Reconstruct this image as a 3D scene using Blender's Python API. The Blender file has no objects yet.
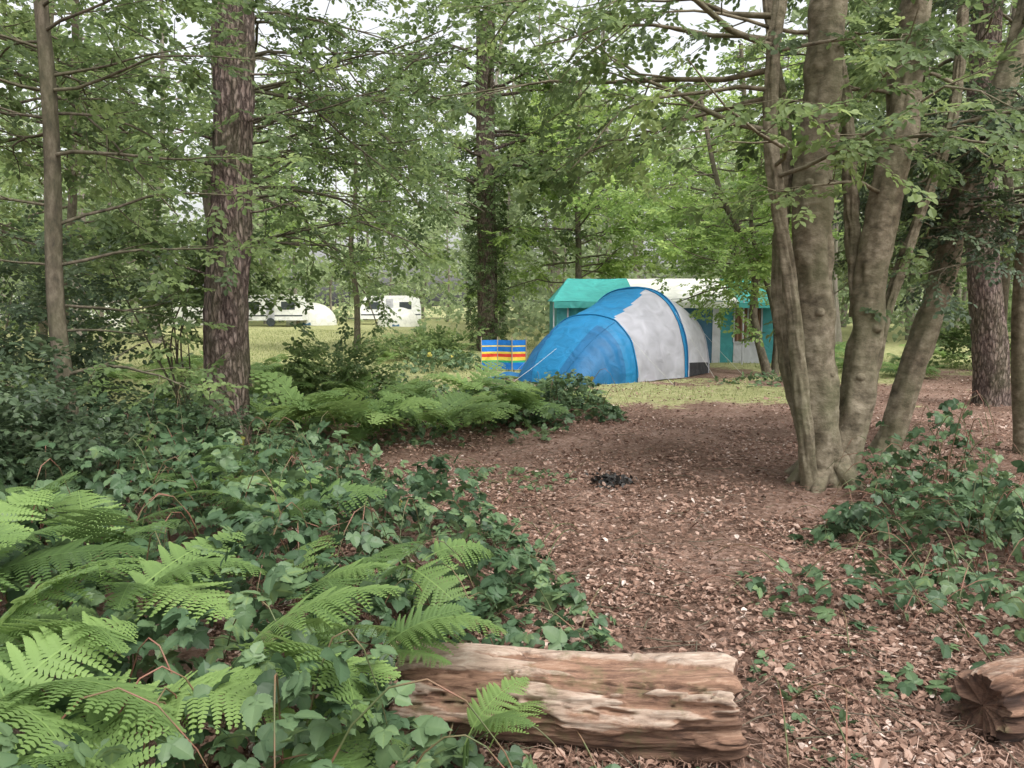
import bpy, math, random
import numpy as np
from mathutils import Vector
rng=np.random.default_rng(7); random.seed(7)
scene=bpy.context.scene
COL=scene.collection
# ------------------------------------------------------------ helpers
def gz(x,y):
    x=np.asarray(x,float); y=np.asarray(y,float)
    return 0.035*np.sin(x*0.55+1.3)*np.cos(y*0.43)+0.015*np.sin(x*1.7+y*1.1)+0.008*np.sin(x*5.1-y*3.3)*np.cos(y*4.1)
def _h(i,j,k):
    n=(i*374761393+j*668265263+k*2147483647)&0xffffffff
    n=((n^(n>>13))*1274126177)&0xffffffff
    return ((n^(n>>16))&0xffff)/65535.0
def vn(P):
    P=np.asarray(P,float); I=np.floor(P).astype(np.int64); F=P-I; F=F*F*(3-2*F); r=0
    for a in (0,1):
        for b in (0,1):
            for c in (0,1):
                w=(F[...,0] if a else 1-F[...,0])*(F[...,1] if b else 1-F[...,1])*(F[...,2] if c else 1-F[...,2])
                r=r+w*_h(I[...,0]+a,I[...,1]+b,I[...,2]+c)
    return r
def fbm(P,o=3):
    r=0;a=0.5;P=np.asarray(P,float)
    for i in range(o):
        r=r+a*vn(P+i*17.3); P=P*2.03; a*=0.5
    return r/(1-0.5**o)
class MB:
    def __init__(s): s.v=[];s.l=[];s.n=[];s.m=[];s.t=[];s.s=[];s.o=0
    def add(s,v,f,mat=0,tint=0.5,smooth=False):
        v=np.asarray(v,float).reshape(-1,3); f=np.asarray(f,np.int64)
        s.v.append(v); s.l.append((f+s.o).ravel()); s.n.append(np.full(len(f),f.shape[1]))
        s.m.append(np.full(len(f),mat)); s.s.append(np.full(len(f),smooth))
        s.t.append(np.broadcast_to(np.asarray(tint,float),(len(v),)).copy()); s.o+=len(v)
    def build(s,name,mats,parent=None):
        me=bpy.data.meshes.new(name)
        v=np.concatenate(s.v); l=np.concatenate(s.l); n=np.concatenate(s.n)
        me.vertices.add(len(v)); me.vertices.foreach_set("co",v.astype(np.float32).ravel())
        me.loops.add(len(l)); me.loops.foreach_set("vertex_index",l.astype(np.int32))
        me.polygons.add(len(n)); st=np.concatenate([[0],np.cumsum(n)[:-1]])
        me.polygons.foreach_set("loop_start",st.astype(np.int32))
        me.polygons.foreach_set("material_index",np.concatenate(s.m).astype(np.int32))
        me.polygons.foreach_set("use_smooth",np.concatenate(s.s).astype(bool))
        a=me.attributes.new("tint",'FLOAT','POINT'); a.data.foreach_set("value",np.concatenate(s.t).astype(np.float32))
        for m in mats: me.materials.append(m)
        me.update(calc_edges=True)
        ob=bpy.data.objects.new(name,me); COL.objects.link(ob)
        if parent: ob.parent=parent
        return ob
def empty(name,loc=(0,0,0)):
    e=bpy.data.objects.new(name,None); e.empty_display_size=0.2; COL.objects.link(e); return e
def rots(yaw,pitch,roll):
    cy,sy=np.cos(yaw),np.sin(yaw); cp,sp=np.cos(pitch),np.sin(pitch); cr_,sr=np.cos(roll),np.sin(roll)
    n=len(yaw); Z=np.zeros((n,3,3)); X=np.zeros((n,3,3)); Y=np.zeros((n,3,3))
    Z[:,0,0]=cy;Z[:,0,1]=-sy;Z[:,1,0]=sy;Z[:,1,1]=cy;Z[:,2,2]=1
    X[:,0,0]=1;X[:,1,1]=cp;X[:,1,2]=-sp;X[:,2,1]=sp;X[:,2,2]=cp
    Y[:,0,0]=cr_;Y[:,0,2]=sr;Y[:,1,1]=1;Y[:,2,0]=-sr;Y[:,2,2]=cr_
    return Z@X@Y
def inst(B,T,pos,yaw,pitch,roll,scale,tint,mat=0,jit=0.0):
    V,F,TT=T; n=len(pos)
    if n==0: return
    R=rots(yaw,pitch,roll)
    v=np.einsum('nij,kj->nki',R,V)*np.asarray(scale)[:,None,None]+np.asarray(pos)[:,None,:]
    f=F[None]+(len(V)*np.arange(n))[:,None,None]
    t=np.asarray(tint)[:,None]+TT[None,:]
    B.add(v.reshape(-1,3),f.reshape(-1,F.shape[1]),mat,np.clip(t,0,1).ravel())
def crs(P,n):
    P=np.asarray(P,float); m=len(P); Q=np.vstack([2*P[0]-P[1],P,2*P[-1]-P[-2]])
    u=np.linspace(0,m-1-1e-9,n); i=u.astype(int); t=(u-i)[:,None]
    a,b,c,d=Q[i],Q[i+1],Q[i+2],Q[i+3]
    return 0.5*(2*b+(c-a)*t+(2*a-5*b+4*c-d)*t*t+(3*b-a-3*c+d)*t**3)
def tube(B,path,rad,sides=6,mat=0,tint=0.5,disp=None,cap=False,smooth=True):
    P=np.asarray(path,float); n=len(P); rad=np.broadcast_to(np.asarray(rad,float),(n,))
    T=np.gradient(P,axis=0); T/=np.linalg.norm(T,axis=1)[:,None]+1e-9
    m=T.mean(0); ref=np.eye(3)[np.argmin(np.abs(m))]
    S=np.cross(T,ref); S/=np.linalg.norm(S,axis=1)[:,None]+1e-9
    U=np.cross(S,T)
    a=np.linspace(0,2*np.pi,sides,endpoint=False)
    D=S[:,None,:]*np.cos(a)[None,:,None]+U[:,None,:]*np.sin(a)[None,:,None]
    r=rad[:,None]*np.ones((1,sides))
    if disp is not None: r=r+disp(P,a,r,D)
    V=P[:,None,:]+D*r[:,:,None]
    i=np.arange(n-1)[:,None]*sides; j=np.arange(sides)[None]; j2=(j+1)%sides
    F=np.stack([i+j,i+j2,i+sides+j2,i+sides+j],-1).reshape(-1,4)
    B.add(V.reshape(-1,3),F,mat,tint,smooth)
    return V
# ------------------------------------------------------------ node materials
def newmat(name):
    m=bpy.data.materials.new(name); m.use_nodes=True; nt=m.node_tree; nt.nodes.clear()
    o=nt.nodes.new('ShaderNodeOutputMaterial'); p=nt.nodes.new('ShaderNodeBsdfPrincipled')
    nt.links.new(p.outputs[0],o.inputs[0]); return m,nt,p,o
def N(nt,t,**k):
    n=nt.nodes.new(t)
    for a,b in k.items():
        if a.startswith('i_'):
            key=a[2:].replace('_',' '); n.inputs[key].default_value=b
        else: setattr(n,a,b)
    return n
def ramp(nt,stops,interp='LINEAR'):
    r=nt.nodes.new('ShaderNodeValToRGB'); e=r.color_ramp.elements; r.color_ramp.interpolation=interp
    while len(e)<len(stops): e.new(0.5)
    for k,(p,c) in zip(e,stops): k.position=p; k.color=(*c,1)
    return r
def coords(nt,scale=(1,1,1)):
    t=N(nt,'ShaderNodeTexCoord'); m=N(nt,'ShaderNodeMapping'); m.inputs['Scale'].default_value=scale
    nt.links.new(t.outputs['Object'],m.inputs[0]); return m
def leafmat(name,stops,trans=0.35,rough=0.5,tcol=None,spec=0.3):
    m,nt,p,o=newmat(name); L=nt.links.new
    at=N(nt,'ShaderNodeAttribute',attribute_name='tint'); r=ramp(nt,stops); L(at.outputs['Fac'],r.inputs[0])
    c=r.outputs[0]
    L(c,p.inputs['Base Color']); p.inputs['Roughness'].default_value=rough; p.inputs['Specular IOR Level'].default_value=spec
    tr=N(nt,'ShaderNodeBsdfTranslucent'); mx=N(nt,'ShaderNodeMixShader'); mx.inputs[0].default_value=trans
    h2=N(nt,'ShaderNodeHueSaturation'); h2.inputs['Value'].default_value=1.9; h2.inputs['Hue'].default_value=0.485; h2.inputs['Saturation'].default_value=1.0
    L(c,h2.inputs['Color']); L(h2.outputs[0],tr.inputs[0])
    L(p.outputs[0],mx.inputs[1]); L(tr.outputs[0],mx.inputs[2]); L(mx.outputs[0],o.inputs[0]); return m
M_canopy=leafmat('canopy_leaf',[(0,(0.055,0.085,0.035)),(0.5,(0.11,0.165,0.062)),(1,(0.22,0.29,0.11))],0.45)
M_hazel=leafmat('hazel_leaf',[(0,(0.09,0.15,0.045)),(0.5,(0.17,0.26,0.075)),(1,(0.28,0.38,0.125))],0.5)
M_dark=leafmat('holly_leaf',[(0,(0.035,0.057,0.031)),(0.6,(0.07,0.105,0.053)),(1,(0.14,0.185,0.095))],0.25,0.4)
M_far=leafmat('hazed_distant_leaf',[(0,(0.13,0.17,0.095)),(0.5,(0.24,0.30,0.165)),(1,(0.38,0.45,0.27))],0.45,0.8,spec=.1)  # pale leaf colours: distance haze is painted into them, no volume
M_bramble=leafmat('bramble_leaf',[(0,(0.032,0.06,0.029)),(0.45,(0.062,0.112,0.054)),(0.9,(0.125,0.19,0.088)),(0.97,(0.16,0.22,0.08)),(1,(0.38,0.34,0.07))],0.22,0.45)
M_fern=leafmat('fern_frond',[(0,(0.06,0.105,0.033)),(0.5,(0.115,0.19,0.06)),(1,(0.21,0.31,0.10))],0.35,0.55)
M_grass=leafmat('grass_blade',[(0,(0.11,0.14,0.05)),(0.6,(0.24,0.28,0.11)),(1,(0.4,0.4,0.2))],0.3,0.6)
M_litter=leafmat('dead_leaf',[(0,(0.055,0.033,0.023)),(0.3,(0.17,0.10,0.072)),(0.6,(0.31,0.20,0.15)),(0.85,(0.44,0.32,0.26)),(1,(0.58,0.49,0.43))],0.08,0.7,spec=.15)
def barkmat(name,cols,sx,sz,bump=0.6,green=0.3,gcol=(0.1,0.12,0.05),vor=True):
    m,nt,p,o=newmat(name); L=nt.links.new
    c=coords(nt,(sx,sx,sz)); nz=N(nt,'ShaderNodeTexNoise',i_Scale=1.0,i_Detail=8.0,i_Roughness=0.68); L(c.outputs[0],nz.inputs['Vector'])
    r=ramp(nt,[(0.32,cols[0]),(0.5,cols[1]),(0.68,cols[2])]); L(nz.outputs[0],r.inputs[0]); col=r.outputs[0]; hgt=nz.outputs[0]
    if vor:
        w=N(nt,'ShaderNodeVectorMath',operation='MULTIPLY_ADD'); L(nz.outputs['Color'],w.inputs[0]); w.inputs[1].default_value=(1.8,1.8,1.4); L(c.outputs[0],w.inputs[2])
        v=N(nt,'ShaderNodeTexVoronoi',feature='DISTANCE_TO_EDGE',i_Scale=0.9); L(w.outputs[0],v.inputs['Vector'])
        r2=ramp(nt,[(0.0,(0.2,0.18,0.18)),(0.2,(1,1,1))]); L(v.outputs['Distance'],r2.inputs[0])
        mu=N(nt,'ShaderNodeMixRGB',blend_type='MULTIPLY'); mu.inputs[0].default_value=0.8; L(col,mu.inputs[1]); L(r2.outputs[0],mu.inputs[2]); col=mu.outputs[0]
        ad=N(nt,'ShaderNodeMath',operation='MULTIPLY_ADD'); L(r2.outputs[0],ad.inputs[0]); ad.inputs[1].default_value=0.7; L(nz.outputs[0],ad.inputs[2]); hgt=ad.outputs[0]
    c2=coords(nt,(1.4,1.4,0.8)); n2=N(nt,'ShaderNodeTexNoise',i_Scale=2.2,i_Detail=6.0); L(c2.outputs[0],n2.inputs['Vector'])
    r3=ramp(nt,[(0.42,(0,0,0)),(0.66,(green,)*3)]); L(n2.outputs[0],r3.inputs[0])
    mx=N(nt,'ShaderNodeMixRGB'); L(r3.outputs[0],mx.inputs[0]); L(col,mx.inputs[1]); mx.inputs[2].default_value=(*gcol,1)
    L(mx.outputs[0],p.inputs['Base Color']); p.inputs['Roughness'].default_value=0.85; p.inputs['Specular IOR Level'].default_value=0.2
    b=N(nt,'ShaderNodeBump',i_Strength=bump,i_Distance=0.03); L(hgt,b.inputs['Height']); L(b.outputs[0],p.inputs['Normal'])
    return m
M_pine=barkmat('pine_bark',[(0.08,0.055,0.047),(0.20,0.148,0.125),(0.34,0.275,0.24)],24,7,1.0,0.35)
M_beech=barkmat('smooth_bark',[(0.075,0.062,0.043),(0.185,0.155,0.108),(0.33,0.285,0.21)],8,11,0.8,0.55,(0.12,0.125,0.065),vor=False)
M_thin=barkmat('branch_bark',[(0.045,0.038,0.03),(0.105,0.088,0.063),(0.19,0.16,0.12)],18,8,0.4,0.3,vor=False)
M_fartrunk=barkmat('hazed_distant_bark',[(0.13,0.11,0.095),(0.22,0.19,0.16),(0.32,0.285,0.25)],6,2,0.2,0.3,(.2,.22,.14),vor=False)  # distant trunks paled too, haze put into the bark colour
# ------------------------------------------------------------ leaf templates
def tcat(parts):
    V=[];F=[];T=[];o=0
    for v,f,t in parts: V.append(v);F.append(f+o);T.append(t);o+=len(v)
    return np.vstack(V),np.vstack(F),np.concatenate(T)
def xf(T,yaw=0,pitch=0,roll=0,s=1,p=(0,0,0),dt=0):
    R=rots(np.array([yaw]),np.array([pitch]),np.array([roll]))[0]; return (T[0]@R.T*s+np.array(p),T[1],T[2]+dt)
L6=(np.array([[0,0,0],[-.33,.35,.07],[-.27,.72,.05],[0,1,-.04],[.27,.72,.05],[.33,.35,.07]],float),np.array([[0,3,2,1],[0,5,4,3]]),np.zeros(6))
LD=[(np.array([[0,0,0],[-.24,.3,.16],[-.2,.7,.05],[0.06,1,.12],[.22,.72,.14],[.26,.33,.02]],float),np.array([[0,3,2,1],[0,5,4,3]]),np.array([0,.06,-.05,0,.1,.02])),
    (np.array([[0,0,0.03],[-.3,.3,.02],[-.3,.6,.2],[-0.1,1,.02],[.16,.8,.2],[.3,.4,.22]],float),np.array([[0,3,2,1],[0,5,4,3]]),np.array([0,-.1,.05,0,.1,.02]))]
NEED=(np.array([[-.02,0,0],[.02,0,0],[.05,1,.03],[.02,1,.03]],float),np.array([[0,1,2,3]]),np.zeros(4))
L4=(np.array([[0,0,0],[-.36,.5,.05],[0,1,0],[.36,.5,.05]],float),np.array([[0,3,2,1]]),np.zeros(4))
def ovate(serr=0.025,wid=0.42):
    ys=np.array([0,.05,.14,.24,.34,.45,.56,.67,.78,.88,1.0]); w=np.array([0,.5,.85,1,1,.96,.88,.73,.5,.24,0])*wid
    w=w+np.where(np.arange(11)%2==0,serr,-serr)*(w>0); n=11
    mid=np.stack([0*ys,ys,-0.16*ys**2],1); l=np.stack([-w,ys-0.02,0.18*w/wid*wid-0.16*ys**2+0.015*np.sin(np.arange(n)*3.1)],1); r=l*[-1,1,1]
    V=np.vstack([mid,l,r]); F=[]
    for i in range(n-1): F+=[[i,i+1,n+i+1,n+i],[i,2*n+i,2*n+i+1,i+1]]
    F=F[2:-2]
    F+= [[0,1,n+1,n],[0,2*n,2*n+1,1],[n-2,n-1,2*n-1,2*n-2],[n-2,3*n-2,3*n-1,n-1]]
    return V,np.array(F),np.concatenate([np.full(n,0.14),np.full(2*n,-0.03)])
OV=ovate()
def stalk(L,w,dt=0,p=(0,0,0),yaw=0):
    V=np.array([[-w,0,0],[w,0,0],[w*.6,L,0],[-w*.6,L,0]],float); return xf((V,np.array([[0,1,2,3]]),np.zeros(4)),yaw=yaw,p=p,dt=dt)
def trifol(five=False):
    P=[stalk(0.7,.012,-.1),xf(OV,0,-.15,0,1.0,(0,.68,0)),xf(OV,1.15,-.1,.15,.8,(-.03,.45,0)),xf(OV,-1.15,-.1,-.15,.8,(.03,.45,0))]
    if five: P+=[xf(OV,2.0,-.2,0,.6,(-.03,.40,-.01)),xf(OV,-2.0,-.2,0,.6,(.03,.40,-.01))]
    return tcat(P)
TRI=[trifol(False),trifol(False),trifol(True)]
def spray(nl,ls,leaf=L6,seed=0,tw=.006):
    r=random.Random(seed); P=[stalk(1,tw,-.3)]
    for i in range(nl):
        t=0.12+0.85*i/(nl-1); sd=1 if i%2 else -1
        if i==nl-1: a=0
        else: a=sd*r.uniform(.6,1.15)
        P.append(xf(leaf,a,r.uniform(-.5,.25),r.uniform(-.6,.6),ls*r.uniform(.75,1.15),(0,t,r.uniform(-.02,.02)),r.uniform(-.15,.15)))
    for s in (-1,1):
        t0=r.uniform(.2,.5); a=s*r.uniform(.5,.9)
        for k in range(3):
            q=.16+.14*k
            P.append(xf(leaf,a+r.uniform(-.8,.8),r.uniform(-.5,.2),r.uniform(-.6,.6),ls*r.uniform(.7,1.05),(-math.sin(a)*q,t0+math.cos(a)*q,0),r.uniform(-.15,.15)))
    return tcat(P)
SP=[spray(9,.25,L6,i) for i in range(4)]
SPH=[spray(11,.18,L6,10+i,.008) for i in range(4)]
SP4=[spray(7,.3,L4,20+i) for i in range(3)]
def scatter(B,Ts,pos,yaw,pitch,roll,sc,tint,mat=0):
    k=rng.integers(0,len(Ts),len(pos))
    for i,T in enumerate(Ts):
        m=k==i; inst(B,T,pos[m],yaw[m],pitch[m],roll[m],sc[m],tint[m],mat)
# ------------------------------------------------------------ limb grower
def limb(B,S,p,d,L,r,lev,maxlev,grav=0.0,nch=6,wob=.2,sides=5,mat=0,skip=.25):
    p=np.array(p,float); d=np.array(d,float); d/=np.linalg.norm(d)
    n=6 if lev==maxlev else 9; pts=[p.copy()]; ds=[d.copy()]
    for i in range(n-1):
        d=d+np.array([random.gauss(0,wob),random.gauss(0,wob),random.gauss(0,wob*.7)+grav]); d/=np.linalg.norm(d)
        p=p+d*L/(n-1); pts.append(p.copy()); ds.append(d.copy())
    rr=r*(1-np.linspace(0,1,n)**.9*.8)
    tube(B,pts,rr,sides,mat)
    if lev==maxlev:
        for i in range(1,n): S.append((pts[i],ds[i],(-1)**i))
    else:
        for c in range(nch):
            t=skip+(1-skip)*(c+random.random()*.8)/nch; i=min(n-1,int(t*(n-1))); sd=(-1)**c
            a=sd*random.uniform(.5,1.1); dx,dy,dz=ds[i]
            nd=np.array([dx*math.cos(a)-dy*math.sin(a),dx*math.sin(a)+dy*math.cos(a),dz*.6+random.gauss(0,.25)])
            limb(B,S,pts[i],nd,L*random.uniform(.35,.6)*(1-.4*t),rr[i]*.55,lev+1,maxlev,grav*1.5,max(3,nch-1),wob,max(4,sides-1),mat,skip)
        S.append((pts[-1],ds[-1],0))
def leafout(B,S,Ts,size,mat=0,dens=1.0,tint=(.5,.2),droop=-.25):
    if not S: return
    S=[s for s in S for _ in range(int(dens)+(random.random()<dens%1))]
    pos=np.array([s[0] for s in S]); d=np.array([s[1] for s in S]); sg=np.array([s[2] for s in S],float); n=len(S)
    yaw=np.arctan2(-d[:,0],d[:,1])+sg*rng.uniform(.3,.9,n)+rng.normal(0,.25,n)
    pitch=np.arcsin(np.clip(d[:,2],-1,1))*.6+rng.normal(droop,.32,n); roll=rng.normal(0,.35,n)
    cl=fbm(pos*.9,2)
    scatter(B,Ts,pos+rng.normal(0,.03,(n,3)),yaw,pitch,roll,size*rng.uniform(.7,1.25,n),np.clip(rng.normal(*tint,n)+(cl-.5)*.8,0,1),mat)
def barkdisp(amp,fs=(3,1.2),seed=0,lump=0):
    def f(P,a,r,D):
        n=len(P); s=np.concatenate([[0],np.cumsum(np.linalg.norm(np.diff(P,axis=0),axis=1))])
        q=np.stack([np.cos(a)[None]*fs[0]+0*s[:,None]+seed,np.sin(a)[None]*fs[0]+0*s[:,None],s[:,None]*fs[1]+0*a[None]],-1)
        d=(fbm(q,4)-.5)*2*amp*r/ r.max()
        if lump: 
            q2=q*np.array([.6,.6,.8])+5; d=d+(fbm(q2,2)-.5)*lump
        return d
    return f
def flare(n,H,r0,r1,fl=.5,fh=.35):
    z=np.linspace(0,H,n); return (r0+(r1-r0)*z/H)*(1+fl*np.exp(-z/fh))
# ------------------------------------------------------------ camera / world / sun
cam=bpy.data.cameras.new('camera'); co=bpy.data.objects.new('camera',cam); COL.objects.link(co); scene.camera=co
co.location=(0,0,1.6); co.rotation_euler=(math.radians(90-5.83),0,0); cam.lens=27.2; cam.sensor_width=36; cam.clip_start=.05; cam.clip_end=1500
AZ,EL=140,58
w=bpy.data.worlds.new('World'); scene.world=w; w.use_nodes=True; nt=w.node_tree; bg=nt.nodes['Background']
sky=nt.nodes.new('ShaderNodeTexSky'); sky.sky_type='NISHITA'; sky.sun_disc=False; sky.sun_elevation=math.radians(EL); sky.sun_rotation=math.radians(AZ)
sky.dust_density=5; sky.air_density=1.3
hs=nt.nodes.new('ShaderNodeHueSaturation'); hs.inputs['Saturation'].default_value=.16; hs.inputs['Value'].default_value=2.1
nt.links.new(sky.outputs[0],hs.inputs['Color']); nt.links.new(hs.outputs[0],bg.inputs[0]); bg.inputs[1].default_value=.15
sl=bpy.data.lights.new('sun','SUN'); sl.energy=1.9; sl.angle=math.radians(35); sl.color=(1,.97,.92); so=bpy.data.objects.new('sun',sl); COL.objects.link(so)
az=math.radians(AZ); el=math.radians(EL); sd=Vector((math.sin(az)*math.cos(el),math.cos(az)*math.cos(el),math.sin(el)))
so.rotation_euler=sd.to_track_quat('Z','Y').to_euler()
scene.view_settings.view_transform='Standard'; scene.view_settings.look='None'; scene.view_settings.exposure=0
# ------------------------------------------------------------ ground
def grassw(x,y):
    x=np.asarray(x,float); y=np.asarray(y,float)
    a=np.exp(-(((x-3.3)/2.8)**2+((y-14.3)/2.0)**2)*1.3)*1.1
    b=1/(1+np.exp(-(y-18.5-1.5*np.sin(x*.6))/1.2))*.9
    c=1/(1+np.exp((x+2.2-.25*(y-9))/.5))/(1+np.exp(-(y-12)/1.0))*.85
    g=np.maximum(np.maximum(a,b),c)
    return np.clip(g+(fbm(np.stack([x*.9,y*.9,0*x],-1),3)-.5)*1.4*(g>.05),0,1)
def axis(lo,hi,dense_lo,dense_hi,step,grow):
    c=list(np.arange(dense_lo,dense_hi,step)); s=step
    while c[-1]<hi: s*=grow; c.append(c[-1]+s)
    s=step
    while c[0]>lo: s*=grow; c.insert(0,c[0]-s)
    return np.array(c)
gx=axis(-600,600,-7,9,.1,1.1); gy=axis(-60,900,0,19,.1,1.1)
X,Y=np.meshgrid(gx,gy,indexing='ij')
Z=gz(X,Y)+(fbm(np.stack([X*3,Y*3,0*X],-1),3)-.5)*.05*np.exp(-Y/25)
V=np.stack([X,Y,Z],-1).reshape(-1,3); nx,ny=len(gx),len(gy)
i=np.arange(nx-1)[:,None]*ny+np.arange(ny-1)[None]; F=np.stack([i,i+ny,i+ny+1,i+1],-1).reshape(-1,4)
m,nt,p,o=newmat('forest_floor'); L=nt.links.new
c=coords(nt); n1=N(nt,'ShaderNodeTexNoise',i_Scale=30.0,i_Detail=8.0,i_Roughness=.8,i_Distortion=1.0); L(c.outputs[0],n1.inputs['Vector'])
v1=N(nt,'ShaderNodeTexVoronoi',i_Scale=34.0); L(c.outputs[0],v1.inputs['Vector'])
r1=ramp(nt,[(.3,(.06,.038,.027)),(.48,(.19,.12,.09)),(.62,(.32,.215,.17)),(.8,(.46,.36,.30))]); L(n1.outputs[0],r1.inputs[0])
sep=N(nt,'ShaderNodeSeparateColor'); L(v1.outputs['Color'],sep.inputs[0])
r1b=ramp(nt,[(0,(.12,.073,.052)),(.5,(.28,.185,.143)),(.85,(.42,.305,.25)),(1,(.58,.48,.42))]); L(sep.outputs[0],r1b.inputs[0])
mm=N(nt,'ShaderNodeMixRGB'); mm.inputs[0].default_value=.35; L(r1.outputs[0],mm.inputs[1]); L(r1b.outputs[0],mm.inputs[2])
n3=N(nt,'ShaderNodeTexNoise',i_Scale=.9,i_Detail=5.0); L(c.outputs[0],n3.inputs['Vector'])
r3=ramp(nt,[(.35,(.6,.56,.52)),(.62,(1.1,1.08,1.07))]); L(n3.outputs[0],r3.inputs[0])
ml=N(nt,'ShaderNodeMixRGB',blend_type='MULTIPLY'); ml.inputs[0].default_value=1; L(mm.outputs[0],ml.inputs[1]); L(r3.outputs[0],ml.inputs[2])
n2=N(nt,'ShaderNodeTexNoise',i_Scale=6.0,i_Detail=8.0,i_Roughness=.7); L(c.outputs[0],n2.inputs['Vector'])
r2=ramp(nt,[(.3,(.15,.17,.065)),(.5,(.30,.32,.135)),(.7,(.47,.45,.25))]); L(n2.outputs[0],r2.inputs[0])
at=N(nt,'ShaderNodeAttribute',attribute_name='tint'); ad=N(nt,'ShaderNodeMath',operation='MULTIPLY_ADD'); L(n2.outputs[0],ad.inputs[0]); ad.inputs[1].default_value=1.1; L(at.outputs['Fac'],ad.inputs[2])
rm=ramp(nt,[(.85,(0,0,0)),(1.0,(.85,.85,.85))]); L(ad.outputs[0],rm.inputs[0])
mg=N(nt,'ShaderNodeMixRGB'); L(rm.outputs[0],mg.inputs[0]); L(ml.outputs[0],mg.inputs[1]); L(r2.outputs[0],mg.inputs[2])
L(mg.outputs[0],p.inputs['Base Color']); p.inputs['Roughness'].default_value=.95; p.inputs['Specular IOR Level'].default_value=.15
b=N(nt,'ShaderNodeBump',i_Strength=.8,i_Distance=.03); L(n1.outputs[0],b.inputs['Height']); L(b.outputs[0],p.inputs['Normal'])
B=MB(); B.add(V,F,0,grassw(X,Y).ravel(),True); B.build('ground',[m])
# ------------------------------------------------------------ leaf litter
n=120000; u=rng.random(n); y=2.0*(17/2.0)**u; x=rng.uniform(-.35,.75,n)*(y+.6)
g=grassw(x,y); k=rng.random(n)>g*.85; x,y=x[k],y[k]; n=len(x)
clump=fbm(np.stack([x*1.5,y*1.5,0*x],-1),3)
k=rng.random(n)<np.clip((clump-.25)*2.6,.2,1); x,y,clump=x[k],y[k],clump[k]; n=len(x)
B=MB(); sz=(.014+.03*rng.random(n)**1.6)*(1+y/18); sz=sz*np.where(rng.random(n)<.012,2.0,1)*np.clip(1.15-y/40,.7,1)
scatter(B,LD,np.stack([x,y,gz(x,y)+rng.uniform(.012,.035,n)],1),rng.uniform(0,6.28,n),rng.normal(0,.25,n),rng.normal(0,.3,n),sz,np.clip(rng.beta(2.0,3.0,n)+(clump-.5)*.5+(rng.random(n)<.04)*.4,0,1))
n=26000; y=2.0*(9/2.0)**rng.random(n); x=rng.uniform(-.3,.75,n)*(y+.6)
inst(B,NEED,np.stack([x,y,gz(x,y)+rng.uniform(.02,.045,n)],1),rng.uniform(0,6.28,n),rng.normal(0,.15,n),rng.normal(0,.3,n),rng.uniform(.04,.08,n),np.clip(rng.normal(.4,.2,n),0,1))
for i in range(420):
    yy=2.1*(14/2.1)**random.random(); xx=random.uniform(-.4,.75)*yy; a=random.uniform(0,6.28); l=random.uniform(.06,.3)
    P=[(xx+math.cos(a)*l*t+random.gauss(0,.01),yy+math.sin(a)*l*t,float(gz(xx,yy))+.03+random.uniform(0,.02)) for t in (0,.5,1)]
    tube(B,P,[.003,.003,.002],4,1)
B.build('leaf_litter',[M_litter,M_thin])
# ------------------------------------------------------------ grass
n=80000; x=rng.uniform(-18,12,n); y=10+40*rng.random(n)**1.6; g=grassw(x,y); k=(rng.random(n)<g)&(g>.35); x,y=x[k],y[k]; n=len(x)
blade=(np.array([[-.07,0,0],[.07,0,0],[0.02,.05,.6],[.0,.25,1]],float),np.array([[0,1,3,2]]),np.array([-.1,-.1,.1,.2]))
B=MB(); inst(B,blade,np.stack([x,y,gz(x,y)-.01],1),rng.uniform(0,6.28,n),rng.normal(0,.4,n),rng.normal(0,.3,n),rng.uniform(.04,.10,n)*(1+(y>18)*.5),rng.random(n)); B.build('grass',[M_grass])
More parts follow.
